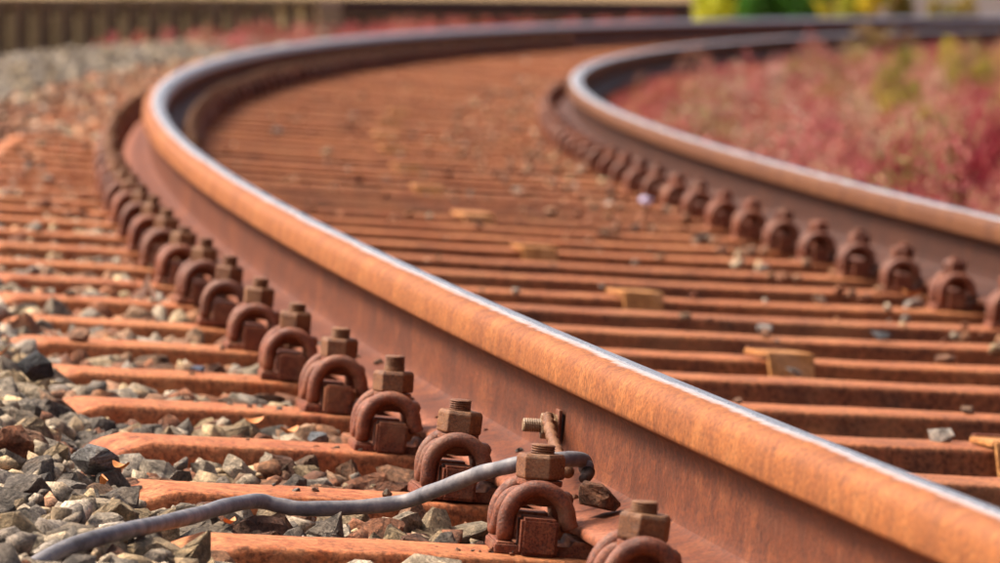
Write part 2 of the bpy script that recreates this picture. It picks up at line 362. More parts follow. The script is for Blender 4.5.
def tilt_rot(m, rg, amt):          # mostly flat-lying stones
    a = rg.uniform(0, 2*np.pi, m); tx = rg.normal(0, amt, m); ty = rg.normal(0, amt, m); o = np.ones(m); z = np.zeros(m)
    Rz = np.stack([np.cos(a), -np.sin(a), z, np.sin(a), np.cos(a), z, z, z, o], -1).reshape(m, 3, 3)
    Rx = np.stack([o, z, z, z, np.cos(tx), -np.sin(tx), z, np.sin(tx), np.cos(tx)], -1).reshape(m, 3, 3)
    Ry = np.stack([np.cos(ty), z, np.sin(ty), z, o, z, -np.sin(ty), z, np.cos(ty)], -1).reshape(m, 3, 3)
    return Rx @ Ry @ Rz
def scatter(n0, n1, o0, o1, dens, smin, smax, rg, tuck=0.0, lift=0.012):
    m = int(dens*(n1 - n0)*S*abs(o1 - o0)); n = rg.uniform(n0, n1, m); off = rg.uniform(min(o0, o1), max(o0, o1), m)
    size = rg.uniform(smin, smax, m)*rg.choice([0.55, 0.8, 1.0, 1.0, 1.25], m)
    ne = n + SKEW*(off - 0.11); fx = np.abs(ne - np.round(ne))*S
    on_sleeper = (fx < 0.070 + size*0.32) & (off < 0.472) & (off > -1.95)
    tip = on_sleeper & (off > 0.435)
    near_rail = (np.abs(off) < 0.075 + size*0.5) | (np.abs(off + GAUGE) < 0.075 + size*0.5)
    near_plate = (fx < 0.10) & ((np.abs(off - 0.1) < 0.13) | (np.abs(off + GAUGE - 0.1) < 0.13))
    keep = ~(on_sleeper & ~(tip & (rg.random(m) < 0.22))) & ~near_rail & ~near_plate
    n, off, size = n[keep], off[keep], size[keep]
    h = bed_h(n, off) + rg.uniform(-0.012, lift, len(n)) - size*0.10 - tuck
    return n, off, size, h
def bake(name, n, off, size, h, rg, parent, tilt=0.45):
    Vs, Fs, Cs = [], [], []; base = 0
    pos = Pv(n, off, h); col = stone_col(off, n, rg); rot = tilt_rot(len(n), rg, tilt); var = rg.integers(0, len(VARS), len(n))
    for k in range(len(VARS)):
        i = np.where(var == k)[0]
        if not len(i): continue
        v, f = VARS[k]; W = np.einsum('mij,vj->mvi', rot[i], v)*size[i][:, None, None] + pos[i][:, None, :]
        Vs.append(W.reshape(-1, 3)); Fs.append((f[None] + (np.arange(len(i))*len(v))[:, None, None] + base).reshape(-1, 3)); base += len(i)*len(v)
        Cs.append(np.repeat(col[i], len(v), 0))
    return tag(link(name, mesh_np(name, np.concatenate(Vs), np.concatenate(Fs), M_STONE, np.concatenate(Cs)), None, parent), kind='stuff')
rg = np.random.default_rng(5)
near = scatter(-1.6, 9, 0.10, 0.80, 720, 0.044, 0.078, rg, lift=0.010)
pp = Pv(near[0], near[1], near[3]); d = pp[:, 1]
px = 512 + 6303*pp[:, 0]/d; py = 288 - 6303*((pp[:, 2] - CAM_Z)/d + 0.0505)
inview = (px > -20) & (px < 1030) & (py < 600) & (py > 150)
score = np.where(inview, near[2]/d, 0); best = np.argsort(-score)[:300]
mask = np.zeros(len(d), bool); mask[best] = True
ncol = stone_col(near[1], near[0], rg); nrot = tilt_rot(len(d), rg, 0.5)
for i in np.where(mask)[0]:
    o = link('stone', NEAR_VARS[int(rg.integers(0, len(NEAR_VARS)))], None, bed)
    o.matrix_world = Matrix.Translation(Vector(pp[i])) @ Matrix(nrot[i].tolist()).to_4x4() @ Matrix.Scale(near[2][i]*1.02, 4)
    o.color = (*[float(c) for c in ncol[i]], 1)
sets = [[a[~mask] for a in near]]
sets.append(scatter(-1.6, 9, 0.10, 0.78, 1000, 0.020, 0.036, rg, 0.006))              # small fill between the big ones
sets.append(scatter(-6, -1.6, 0.10, 1.3, 700, 0.03, 0.06, rg)); sets.append(scatter(-1.6, 9, 0.78, 1.9, 600, 0.034, 0.062, rg))
sets.append(scatter(9, 22, 0.10, 0.5, 620, 0.028, 0.052, rg, 0.0, lift=0.012)); sets.append(scatter(9, 22, 0.5, 2.2, 560, 0.032, 0.06, rg, lift=0.015)); sets.append(scatter(22, 62, 0.10, 2.4, 260, 0.04, 0.085, rg, lift=0.03))
sets.append(scatter(-3, 12, -1.40, -0.10, 500, 0.03, 0.06, rg)); sets.append(scatter(12, 40, -1.40, -0.10, 330, 0.035, 0.065, rg, lift=0.02))
sets.append(scatter(40, 90, -1.40, -0.10, 130, 0.05, 0.09, rg)); sets.append(scatter(0, 60, -2.6, -1.62, 160, 0.04, 0.07, rg))
def rubble(n0, n1, o0, o1, cnt, smin, smax):
    n = rg.uniform(n0, n1, cnt); off = rg.uniform(o0, o1, cnt); sz = rg.uniform(smin, smax, cnt)
    return n, off, sz, bendv(off) + sz*0.16
RUB = [rubble(13, 48, -1.38, -0.98, 330, 0.016, 0.046), rubble(7, 38, -1.3, -0.2, 170, 0.010, 0.028), rubble(20, 50, -1.2, -0.5, 60, 0.02, 0.05), rubble(6, 14, -1.36, -1.15, 40, 0.02, 0.05), rubble(12, 40, 0.19, 0.50, 90, 0.015, 0.035)]
sets += RUB
cat = [np.concatenate([s_[k] for s_ in sets]) for k in range(4)]
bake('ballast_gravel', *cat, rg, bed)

# loose stones lying on top of the sleepers between the rails and beside the clips
for k in range(70):
    n = int(rg.integers(3, 34)); off = float(rg.uniform(-1.36, -0.2)) if k % 4 else float(rg.uniform(0.2, 0.40))
    if k % 4 == 0: n = int(rg.integers(5, 20))
    sz = float(rg.uniform(0.016, 0.046)); o = link('stone', NEAR_VARS[int(rg.integers(0, 22))], None, bed)
    o.matrix_world = Matrix.Translation(P(n_at(n, off) + float(rg.uniform(-0.09, 0.09)), off, sz*0.22, True)) @ Matrix.Rotation(float(rg.uniform(0, 6)), 4, 'Z') @ Matrix.Scale(sz, 4)
    c = (GREY if rg.random() < 0.35 else RUSTY)[int(rg.integers(0, 6))]*float(rg.uniform(0.9, 1.5)); c = np.array([0.62, 0.56, 0.50]) if k % 5 == 1 else c; o.color = (*[float(x) for x in c], 1)

for k in range(110):
    n = int(rg.integers(-1, 10)); t = k % 3
    if t == 0: n_, of_, h_ = n + float(rg.uniform(-0.09, 0.09)), float(rg.uniform(0.145, 0.30)), 0.001
    elif t == 1: n_, of_, h_ = n + float(rg.uniform(0.12, 0.88)), float(rg.uniform(0.020, 0.066)), None
    else: n_, of_, h_ = n + float(rg.uniform(-0.10, -0.06)), float(rg.uniform(0.13, 0.20)), 0.002
    sz = float(rg.uniform(0.006, 0.017)); h_ = (SEAT + 0.030 - 0.27*of_) if h_ is None else h_
    o = link('stone', NEAR_VARS[int(rg.integers(0, 22))], None, bed); o.matrix_world = Matrix.Translation(P(n_, of_, h_ + sz*0.25)) @ Matrix.Rotation(float(rg.uniform(0, 6)), 4, 'Z') @ Matrix.Scale(sz, 4)
    c = (GREY*0.9 if rg.random() < 0.4 else RUSTY*1.2)[int(rg.integers(0, 6))]; o.color = (*[float(x) for x in c], 1)

def special_stone(label, n, off, h, size, rot, color, mesh_i, stretch=(1, 1, 1)):
    o = link('ballast_stone', NEAR_VARS[mesh_i]); o.color = (*color, 1)
    o.matrix_world = Matrix.Translation(P(n, off, h)) @ Matrix.Rotation(rot[2], 4, 'Z') @ Matrix.Rotation(rot[1], 4, 'Y') @ Matrix.Rotation(rot[0], 4, 'X') @ Matrix.Diagonal((size*stretch[0], size*stretch[1], size*stretch[2], 1))
    return tag(o, label, 'stone')
special_stone('dark pointed stone standing on edge at the rounded end of a sleeper', 3.15, 0.475, 0.030, 0.060, (0.9, 0.35, 0.4), (0.10, 0.105, 0.115), 4)
special_stone('flat pale grey stone beside the rounded end of a rusty sleeper', 0.92, 0.485, 0.022, 0.066, (0.1, 0.3, 0.5), (0.36, 0.35, 0.34), 9, (1, 1, 0.9))
special_stone('squat brown stone resting on the rail foot beside the cable end', 0.03, 0.050, 0.052, 0.060, (0.1, 0.2, 1.1), (0.34, 0.15, 0.075), 13, (1.1, 1.0, 1.05))
special_stone('small bluish stone lying on a sleeper near the clips', 4.0, 0.235, 0.008, 0.032, (0.1, 0.1, 1.2), (0.17, 0.20, 0.30), 6, (1.2, 1, 0.7))
special_stone('bluish grey stone in front of the clip with a rusty plate edge', 2.12, 0.185, 0.008, 0.030, (0.3, 0.2, 0.2), (0.30, 0.33, 0.37), 11)
special_stone('dark slate coloured flat stone lying on a sleeper between the rails', 7.39, -1.04, 0.006, 0.06, (0.05, 0.0, 0.2), (0.12, 0.13, 0.15), 7, (0.9, 1.2, 0.5))
special_stone('pale whitish stone on a sleeper beyond the tan cap', 7.32, -0.84, 0.008, 0.042, (0.2, 0.0, 0.9), (0.62, 0.58, 0.54), 12, (1, 1, 0.8))
special_stone('white flake of stone leaning against the front of a tan cap', 6.10, -0.775, -0.020, 0.030, (0.2, 0.5, 1.57), (0.68, 0.64, 0.60), 1, (1, 1.2, 0.6))

# ------------------------------------------------------------------ rails
HALF = [(0.0, 0.1540), (0.009, 0.1538), (0.017, 0.1530), (0.0235, 0.1512), (0.0285, 0.1480), (0.0320, 0.1430), (0.0338, 0.1370), (0.0342, 0.128), (0.0346, 0.1165), (0.0335, 0.1125), (0.030, 0.1108),
        (0.020, 0.1065), (0.0135, 0.1030), (0.0100, 0.0980), (0.0085, 0.090), (0.0080, 0.075), (0.0082, 0.050), (0.0088, 0.038), (0.0105, 0.0325), (0.0150, 0.0288),
        (0.028, 0.0245), (0.047, 0.0190), (0.066, 0.0138), (0.0740, 0.0115), (0.0767, 0.0092), (0.0772, 0.006), (0.0767, 0.0015), (0.0745, 0.0), (0.0, 0.0)]
WORN = {1: (0.009, 0.1537), 2: (0.0165, 0.1524), 3: (0.0218, 0.1500), 4: (0.0252, 0.1465), 5: (0.0274, 0.1420), 6: (0.0292, 0.1360), 7: (0.0310, 0.1290), 8: (0.0332, 0.1200)}
HALF_IN = [WORN.get(i, p) for i, p in enumerate(HALF)]
CUT = {'rail_head': (0, 12), 'rail_web': (12, 18), 'rail_foot': (18, 28)}
def build_rail(name, off0, lean, mat, label):
    ns = np.concatenate([np.arange(-20, 30, 0.20), np.arange(30, 113, 0.4)])
    root = empty(name, frame(0, off0, SEAT)); inv = root.matrix_world.inverted()
    tag(root, label, 'rail')
    fr = [frame(float(n), off0, SEAT) @ Matrix.Rotation(lean, 4, 'X') for n in ns]
    for part, (i0, i1) in CUT.items():
        strips = []
        if part == 'rail_head': prof = [(-y, z) for y, z in (HALF_IN if off0 > -0.5 else HALF)[i1:0:-1]] + HALF[:i1+1]; strips = [prof]
        elif part == 'rail_web': strips = [HALF[i0:i1+1], [(-y, z) for y, z in HALF[i1:i0-1:-1]]]
        else: strips = [HALF[i0:i1+1] + [(-y, z) for y, z in HALF[i1-1:i0-1:-1]]]
        Vs, Fs, sd, pr, la = [], [], [], [], []
        for prof in strips:
            b0 = len(Vs); m = len(prof)
            for i, Mx in enumerate(fr):
                for (y, z) in prof:
                    Vs.append(Mx @ Vector((0, y, z))); sd.append(ns[i]*S); pr.append(z); la.append(y)
            for i in range(len(fr) - 1):
                for k in range(m - 1):
                    a = b0 + i*m + k; Fs.append((a, a + 1, a + m + 1, a + m))
        me = mesh_from(part, [inv @ v for v in Vs], [f[::-1] for f in Fs], True, mat)
        for nm, dat in (('sdist', sd), ('prof', pr), ('lat', la), ('top', pr)):
            at = me.attributes.new(nm, 'FLOAT', 'POINT'); at.data.foreach_set('value', np.array(dat, np.float32))
        link(part, me, None, root)
    return root
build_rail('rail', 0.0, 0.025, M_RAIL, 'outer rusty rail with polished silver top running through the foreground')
build_rail('rail', -GAUGE, -0.025, M_RAIL_IN, 'inner rusty rail beyond the sleepers, bending away beside red plants')

# ------------------------------------------------------------------ sleepers
def sleeper_mesh(off_a, off_b, step, mat):
    sec = [(-0.108, -0.10), (-0.100, -0.085), (-0.0755, -0.028), (-0.0712, -0.0075), (-0.0697, -0.0020), (-0.0660, 0.0), (-0.03, 0.0012), (0.03, 0.0012), (0.0660, 0.0), (0.0697, -0.0020), (0.0712, -0.0075), (0.0755, -0.028), (0.100, -0.085), (0.108, -0.10)]
    st = []
    for i in range(9):                                # rounded, turned-down end
        t = i/8; st.append((off_a - 0.088*(1 - math.cos((1-t)*math.pi/2))*0 - 0.085*t, -0.085*(1 - math.sqrt(max(0.0, 1 - (1 - t)**2))), 0.84 + 0.16*t**0.6))
    o = off_a - 0.085 - step
    while o > off_b + 0.10: st.append((o, 0.0, 1.0)); o -= step
    for i in range(6): t = i/5; st.append((off_b + 0.085*(1 - t), -0.105*t**2.2, 1.0 - 0.15*t))
    V, F = [], []; m = len(sec)
    rr = random.Random(3)
    for (o, dz, w) in st:
        ends = [frame(0, o, 0, 0, True)]; wob = rr.uniform(-0.0008, 0.0008)
        for (x, z) in sec: V.append((x*w, o, CANT*0 + bend(o) + z + dz + wob))
    for i in range(len(st) - 1):
        for k in range(m - 1): a = i*m + k; F.append((a, a + 1, a + m + 1, a + m))
    F.append(tuple(range(m))); F.append(tuple((len(st)-1)*m + k for k in range(m))[::-1])
    return mesh_from('steel_sleeper', V, [f for f in F], True, mat)
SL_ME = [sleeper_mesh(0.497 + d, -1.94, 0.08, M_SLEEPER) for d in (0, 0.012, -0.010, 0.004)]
ORD = ['first', 'second', 'third', 'fourth', 'fifth', 'sixth', 'seventh', 'eighth', 'ninth', 'tenth', 'eleventh', 'twelfth', 'thirteenth', 'fourteenth', 'fifteenth', 'sixteenth', 'seventeenth', 'eighteenth', 'nineteenth', 'twentieth']
SLEEPER_N = list(range(-2, 109))
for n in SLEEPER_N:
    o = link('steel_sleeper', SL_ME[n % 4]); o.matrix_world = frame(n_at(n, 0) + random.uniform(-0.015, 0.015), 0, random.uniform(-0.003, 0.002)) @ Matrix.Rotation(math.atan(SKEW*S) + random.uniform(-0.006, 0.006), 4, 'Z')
    if n < 0: lab = ['rust orange steel sleeper under the clip cut by the bottom edge', 'rust orange steel sleeper just below the bottom edge'][-n - 1]
    elif n == 0: lab = 'nearest rust orange sleeper, under the clip with the cable'
    elif n < 21: lab = f'rust orange steel sleeper, the {ORD[n-1]} one behind the cable clip'
    else: lab = 'rust coloured sleeper in the blurred far part of the curve'
    tag(o, lab, 'sleeper', 'steel sleepers under the rails')

# ------------------------------------------------------------------ rail fastenings (local x along the track, y away from the rail, z up from the plate top)
def clamp_mesh():
    arc = [(-0.0375 + 0.004*k/9, 0.0035 - 0.0275*math.cos(math.radians(6 + k*19.0)), 0.0125 + 0.0335*math.sin(math.radians(6 + k*19.0))) for k in range(10)]
    half = [(-0.0376, -0.0262, 0.0100)] + arc + [(-0.0330, 0.0305, 0.0015), (-0.0280, 0.0300, -0.0005), (-0.0230, 0.0290, 0.008), (-0.0205, 0.0265, 0.024), (-0.0200, 0.018, 0.0345), (-0.0200, 0.002, 0.0370), (-0.0190, -0.012, 0.0360), (-0.0125, -0.0205, 0.0345), (0.0, -0.0245, 0.0345)]
    pts = half + [(-x, y, z) for x, y, z in half[-2::-1]]
    V, F = tube(catmull(pts, 4), 0.0080, 12)
    return mesh_from('tension_clamp', V, F, True, M_CLAMP)
def nut_mesh(seed):
    bm = bmesh.new(); rings = []
    for (z, k) in ((0.0, 0.93), (0.002, 1.0), (0.0205, 1.0), (0.0240, 0.90)):
        rings.append([bm.verts.new((0.0235*k*math.cos(i*math.pi/3), 0.0235*k*math.sin(i*math.pi/3), z)) for i in range(6)])
    for a, b in zip(rings, rings[1:]):
        for i in range(6): bm.faces.new((a[i], a[(i+1) % 6], b[(i+1) % 6], b[i]))
    bm.faces.new(rings[0][::-1]); bm.faces.new(rings[-1])
    return bm_done(bm, 'nut', M_NUT, False, 0.0011, 2)
def bolt_mesh():
    V, F, sides = [], [], 20; prof = [(0.0118, -0.02), (0.0118, 0.026)]
    z = 0.026
    while z < 0.0365: prof += [(0.0106, z + 0.0009), (0.0119, z + 0.0019)]; z += 0.0022
    prof += [(0.0112, z + 0.0006), (0.0095, z + 0.0014), (0.0, z + 0.0016)]
    for (r, zz) in prof:
        for k in range(sides): c = 2*math.pi*k/sides; V.append((r*math.cos(c), r*math.sin(c), zz))
    for i in range(len(prof) - 1):
        for k in range(sides): a = i*sides + k; b = i*sides + (k+1) % sides; F.append((a, b, b + sides, a + sides))
    return mesh_from('bolt', V, F, False, M_NUT)
def washer_mesh():
    V, F = tube([Vector((0, 0, z)) for z in (-0.0055, -0.005, -0.0005, 0.0)], lambda i: (0.0205, 0.0215, 0.0215, 0.0205)[i], 24)
    return mesh_from('washer', V, F, False, M_CLAMP)
def plate_mesh():
    bm = bmesh.new(); 
    prof = [(-0.19, -SEAT), (0.042, -SEAT), (0.042, -0.0085), (-0.030, -0.0085), (-0.032, -0.001), (-0.19, -0.001)]
    a = [bm.verts.new((-0.047, y, z)) for y, z in prof]; b = [bm.verts.new((0.047, y, z)) for y, z in prof]
    bm.faces.new(a); bm.faces.new(b[::-1])
    for k in range(len(prof)): bm.faces.new((a[k], b[k], b[(k+1) % 6], a[(k+1) % 6]))
    me = bm_done(bm, 'base_plate', M_PLATE, False, 0.002, 2); return me
def ledge_mesh():
    bm = bmesh.new(); box(bm, -0.044, 0.044, 0.0225, 0.0400, -0.009, -0.0062)
    return bm_done(bm, 'plate_ledge', M_PLATE, False, 0.0010, 1)
def rib_mesh(s):
    bm = bmesh.new(); x0, x1 = sorted((s*0.0605, s*0.0165)); vs = box(bm, x0, x1, -0.0155, 0.0195, -0.0165, 0.0185)
    bmesh.ops.bevel(bm, geom=list(bm.edges), offset=0.0028, segments=2, affect='EDGES')
    return bm_done(bm, 'rib', M_PLATE)
CLAMP, BOLT, WASHER, PLATE, LEDGE, RIBS = clamp_mesh(), bolt_mesh(), washer_mesh(), plate_mesh(), ledge_mesh(), [rib_mesh(-1), rib_mesh(1)]
NUT = nut_mesh(1)
NUT_RUST = NUT.copy(); NUT_RUST.materials[0] = M_CLAMP; BOLT_RUST = BOLT.copy(); BOLT_RUST.materials[0] = M_CLAMP
def fastening(n, off, side, label, group, inner=False):
    """side +1: left of its rail, -1: right of it"""
    lean = 0.025 if off > -0.7 else -0.025
    M = frame(n, off, SEAT, 0, True) if False else frame(n + random.uniform(-0.012, 0.012), off, SEAT + (bend(off) - (0 if off > -0.7 else bend(-GAUGE)))) @ Matrix.Rotation(lean, 4, 'X')
    if side < 0: M = M @ Matrix.Rotation(math.pi, 4, 'Z')
    M = M @ Matrix.Rotation(random.uniform(-0.05, 0.05), 4, 'Z')
    r = empty('rail_clip', M); tag(r, label, 'rail clip', group)
    o = link('base_plate', PLATE, None, r); link('plate_ledge', LEDGE, None, o)
    for me in RIBS: link('rib', me, None, r)
    c = link('tension_clamp', CLAMP, None, r); c.matrix_local = Matrix.Translation((random.uniform(-0.002, 0.002), random.uniform(-0.002, 0.002), 0)) @ Matrix.Rotation(random.uniform(-0.05, 0.05), 4, 'Z') @ Matrix.Diagonal((1.05, 1.06, random.uniform(0.98, 1.07), 1))
    dz = random.uniform(-0.002, 0.002)
    w = link('washer', WASHER, None, r); w.location = (0, 0, 0.0500 + dz)
    b = link('bolt', BOLT_RUST if inner else BOLT, None, r); b.location = (0, 0, 0.0505 + dz + random.uniform(-0.006, 0.004) - (0.007 if inner else 0)); b.rotation_euler = (random.uniform(-0.03, 0.03), random.uniform(-0.03, 0.03), random.uniform(0, 3))
    q = link('nut', NUT_RUST if inner else NUT, None, r); q.location = (0, 0, 0.0505 + dz); q.rotation_euler = (random.uniform(-0.045, 0.045), random.uniform(-0.045, 0.045), random.uniform(-0.55, 0.55) + math.pi/2)
    return r
for n in range(-1, 38):
    if n == -1: lab = 'rusty rail clip cut off by the bottom edge, nearest of all'
    elif n == 0: lab = 'rusty rail clip with the grey cable passing behind its nut'
    elif n < 20: lab = f'rusty double arch rail clip and nut, {ORD[n-1]} behind the cable clip'
    else: lab = 'small blurred rail clip in the far bend of the outer rail'
    fastening(n, CLIP, 1, lab, 'rail clips along the left side of the outer rail')
for n in range(7, 44):
    k = n - 10
    if n < 22: lab = f'rusty clip on the inner rail, the {ORD[n-7]} one counted from the right edge'
    else: lab = 'blurred dark clip in the far half of the inner rail'
    fastening(n_at(n, -GAUGE + 0.11), -GAUGE + CLIP, 1, lab, 'rail clips along the inner rail', True)
for n in range(18, 66):
    fastening(n_at(n, -0.11), -CLIP, -1, 'small dark clip on the inner side of the outer rail in the far bend', 'rail clips on the far bend')

# ------------------------------------------------------------------ tan caps on every third sleeper
def cap_meshes():
    out = []
    bm = bmesh.new(); box(bm, -0.080, 0.002, -0.040, 0.040, 0.0030, 0.0115); out.append(('top_plate', bm_done(bm, 'top_plate', M_CAP, False, 0.0025, 2)))
    bm = bmesh.new(); vs = box(bm, -0.0905, -0.0815, -0.040, 0.040, -0.075, 0.0105)
    for v in vs:
        if v.co.z < 0: v.co.x -= 0.026; v.co.y *= 0.86
    out.append(('front_flange', bm_done(bm, 'front_flange', M_CAP, False, 0.002, 2)))
    bm = bmesh.new(); box(bm, -0.004, 0.0115, -0.034, 0.034, 0.0118, 0.0145); out.append(('weld_bead', bm_done(bm, 'weld_bead', M_PLATE, False, 0.0012, 2)))
    return out
CAPS = cap_meshes()
for k, n in enumerate(range(3, 34, 3)):
    r = empty('sleeper_cap', frame(n_at(n, -0.755), -0.755 + random.uniform(-0.015, 0.015), bend(-0.755)) @ Matrix.Rotation(math.atan(SKEW*S) + random.uniform(-0.09, 0.09), 4, 'Z') @ Matrix.Rotation(random.uniform(-0.03, 0.03), 4, 'Y'))
    lab = 'tan steel cap clasping a sleeper, ' + (['cut by the right edge of the picture', 'second one away from the right edge', 'third one away from the right edge', 'fourth one away from the right edge', 'fifth one away from the right edge', 'sixth one away from the right edge'][k] if k < 6 else 'small and blurred in the far bend')
    tag(r, lab, 'sleeper cap', 'tan caps on the sleepers at mid track')
    for nm, me in CAPS: link(nm, me, None, r)

# ------------------------------------------------------------------ bonding cable
root = empty('bonding_cable', frame(0.4, 0.30, 0)); inv = root.matrix_world.inverted()
tag(root, 'grey cable lying across the ballast and joined to the rail web', 'cable')
CP = [(-0.72, 0.620, 0.000), (-0.66, 0.588, 0.016), (-0.56, 0.540, 0.027), (-0.26, 0.486, 0.022), (0.06, 0.432, 0.016), (0.26, 0.392, 0.016), (0.40, 0.353, 0.016), (0.42, 0.33, 0.012), (0.42, 0.306, 0.010), (0.44, 0.253, 0.013), (0.44, 0.206, 0.021), (0.38, 0.181, 0.036), (0.30, 0.161, 0.051), (0.25, 0.145, 0.062), (0.19, 0.126, 0.072), (0.17, 0.102, 0.080), (0.17, 0.077, 0.083), (0.20, 0.053, 0.083), (0.215, 0.046, 0.079), (0.200, 0.046, 0.075)]
path = catmull([inv @ P(*c) for c in CP], 6)
V, F = tube(path, lambda i: 0.0076 + 0.0003*math.sin(i*0.9), 14); link('sheath', mesh_from('sheath', V, F, True, M_CABLE), None, root)
path = catmull([inv @ P(*c) for c in ((0.207, 0.044, 0.0715), (0.19, 0.046, 0.068), (0.165, 0.052, 0.066))], 5)
V, F = tube(path, lambda i: 0.0074 - 0.0003*i, 12); link('charred_end', mesh_from('charred_end', V, F, True, M_CABLE_DK), None, root)
# braided tail up to the bolt on the web: two twisted strands in a sleeve
cp = catmull([inv @ P(*c) for c in ((0.24, 0.060, 0.068), (0.34, 0.056, 0.071), (0.50, 0.046, 0.072), (0.70, 0.034, 0.077), (0.86, 0.025, 0.086), (0.93, 0.0205, 0.094))], 10)
V, F = tube(cp, lambda i: 0.0056 + 0.0011*math.sin(i*1.35), 12); br = link('braid', mesh_from('braid', V, F, True, M_NUT), None, root)
MW = inv @ frame(0.95, 0.0, SEAT) ; ZB = 0.083 - SEAT
bm = bmesh.new(); box(bm, -0.014, 0.014, 0.0095, 0.0130, ZB - 0.016, ZB + 0.018); link('lug', bm_done(bm, 'lug', M_CLAMP, False, 0.0015, 2), None, root).matrix_local = MW
def ycyl(prof, sides, nm, mat, seg=False):
    V, F = [], []
    for (r, y) in prof:
        for k in range(sides): c = 2*math.pi*(k + 0.5)/sides; V.append((r*math.cos(c), y, ZB + r*math.sin(c)))
    for i in range(len(prof) - 1):
        for k in range(sides): a = i*sides + k; b = i*sides + (k+1) % sides; F.append((a, a + sides, b + sides, b))
    F.append(tuple(range(sides))); F.append(tuple((len(prof)-1)*sides + k for k in range(sides))[::-1])
    o = link(nm, mesh_from(nm, V, F, False, mat), None, root); o.matrix_local = MW; return o
ycyl([(0.0125, 0.013), (0.0125, 0.0152)], 20, 'washer', M_LUG)
ycyl([(0.0128, 0.0152), (0.0136, 0.0162), (0.0136, 0.0285), (0.0124, 0.0295)], 6, 'nut', M_LUG)
pf = [(0.0074, 0.0280)]; y = 0.028
while y < 0.046: pf += [(0.0066, y + 0.001), (0.0075, y + 0.002)]; y += 0.0024
ycyl(pf + [(0.006, y + 0.001)], 16, 'bolt', M_LUG)

# ------------------------------------------------------------------ debris
def leaf_mesh(L, W, curl):
    V, F = [], []
    for i in range(7):
        t = i/6; w = W*math.sin(math.pi*min(max(t*0.96 + 0.02, 0), 1))**0.8
        for s in (-1, 0, 1): V.append((L*(t - 0.5), s*w*0.5, curl*((t - 0.5)**2*4*L*0.5 + abs(s)*w*0.35)))
    for i in range(6):
        for k in range(2): a = i*3 + k; F.append((a, a + 1, a + 4, a + 3))
    me = mesh_from('dry_leaf', V, F, True)
    return me
def plain(name, c, rough=0.7):
    m, nt, b = new_mat(name); g = N(nt); v = g.coord()
    n1 = g.noise(v, 60, 5, 0.6); g.l(g.ramp(n1, [(0.3, tuple(x*0.6 for x in c)), (0.7, tuple(min(1, x*1.25) for x in c))]), b.inputs['Base Color']); b.inputs['Roughness'].default_value = rough
    return m
M_DRY, M_STRAW, M_WRAP = plain('dry_leaf', (0.55, 0.20, 0.05)), plain('straw_blade', (0.75, 0.62, 0.45)), plain('pale_wrapper', (0.62, 0.55, 0.75), 0.35)
LEAVES = [leaf_mesh(1.0, 0.5, 0.6), leaf_mesh(1.0, 0.4, 0.9)]
for me in LEAVES: me.materials.append(M_DRY)
for (n, off, h, sz, lab) in [(0.62, 0.475, 0.030, 0.026, 'small orange dry leaf among the stones near the flat grey stone'), (0.32, 0.505, 0.028, 0.022, 'orange dry leaf low among the stones at the left, above the cable'),
                             (3.35, 0.52, 0.034, 0.034, 'orange dry leaf caught in the ballast at the left edge'), (0.02, 0.40, 0.012, 0.02, 'tiny orange leaf just above the cable on the left'),
                             (2.45, 0.20, -0.004, 0.030, 'curled rust red leaf between sleepers before the clips'), (2.60, 0.235, 0.0, 0.026, 'pale brown leaf between sleepers left of the curled red one'),
                             (10.0, -1.36, 0.006, 0.05, 'orange dry leaf lying beside a clip of the inner rail')]:
    o = link('dry_leaf', LEAVES[int(n*10) % 2]); o.matrix_world = Matrix.Translation(P(n, off, h)) @ Matrix.Rotation(random.uniform(0, 6), 4, 'Z') @ Matrix.Rotation(random.uniform(-0.5, 0.5), 4, 'X') @ Matrix.Scale(sz, 4)
    tag(o, lab, 'leaf', 'dry leaves in the ballast')
r = empty('straw_tuft', frame(7.0, 0.205, 0.0)); tag(r, 'pale upright straw blades sticking up between the sleepers', 'straw')
for (dx, dy, L, tl) in ((0, 0, 0.050, 0.25), (0.01, -0.014, 0.036, -0.5), (0.004, 0.012, 0.028, 0.8)):
    me = leaf_mesh(L, 0.009, 0.1); me.materials.append(M_STRAW); o = link('blade', me, None, r)
    o.matrix_local = Matrix.Translation((dx, dy, L*0.45)) @ Matrix.Rotation(tl, 4, 'X') @ Matrix.Rotation(-1.45, 4, 'Y')
bm = bmesh.new(); bmesh.ops.create_icosphere(bm, subdivisions=2, radius=0.5)
for v in bm.verts: v.co = Vector((v.co.x*1.2, v.co.y*0.9, v.co.z*0.7))*random.uniform(0.65, 1.15)
o = link('wrapper', bm_done(bm, 'wrapper', M_WRAP)); o.matrix_world = Matrix.Translation(P(17.9, -1.33, 0.012, True)) @ Matrix.Scale(0.03, 4)
tag(o, 'crumpled pale lilac wrapper lying before the inner rail', 'litter')

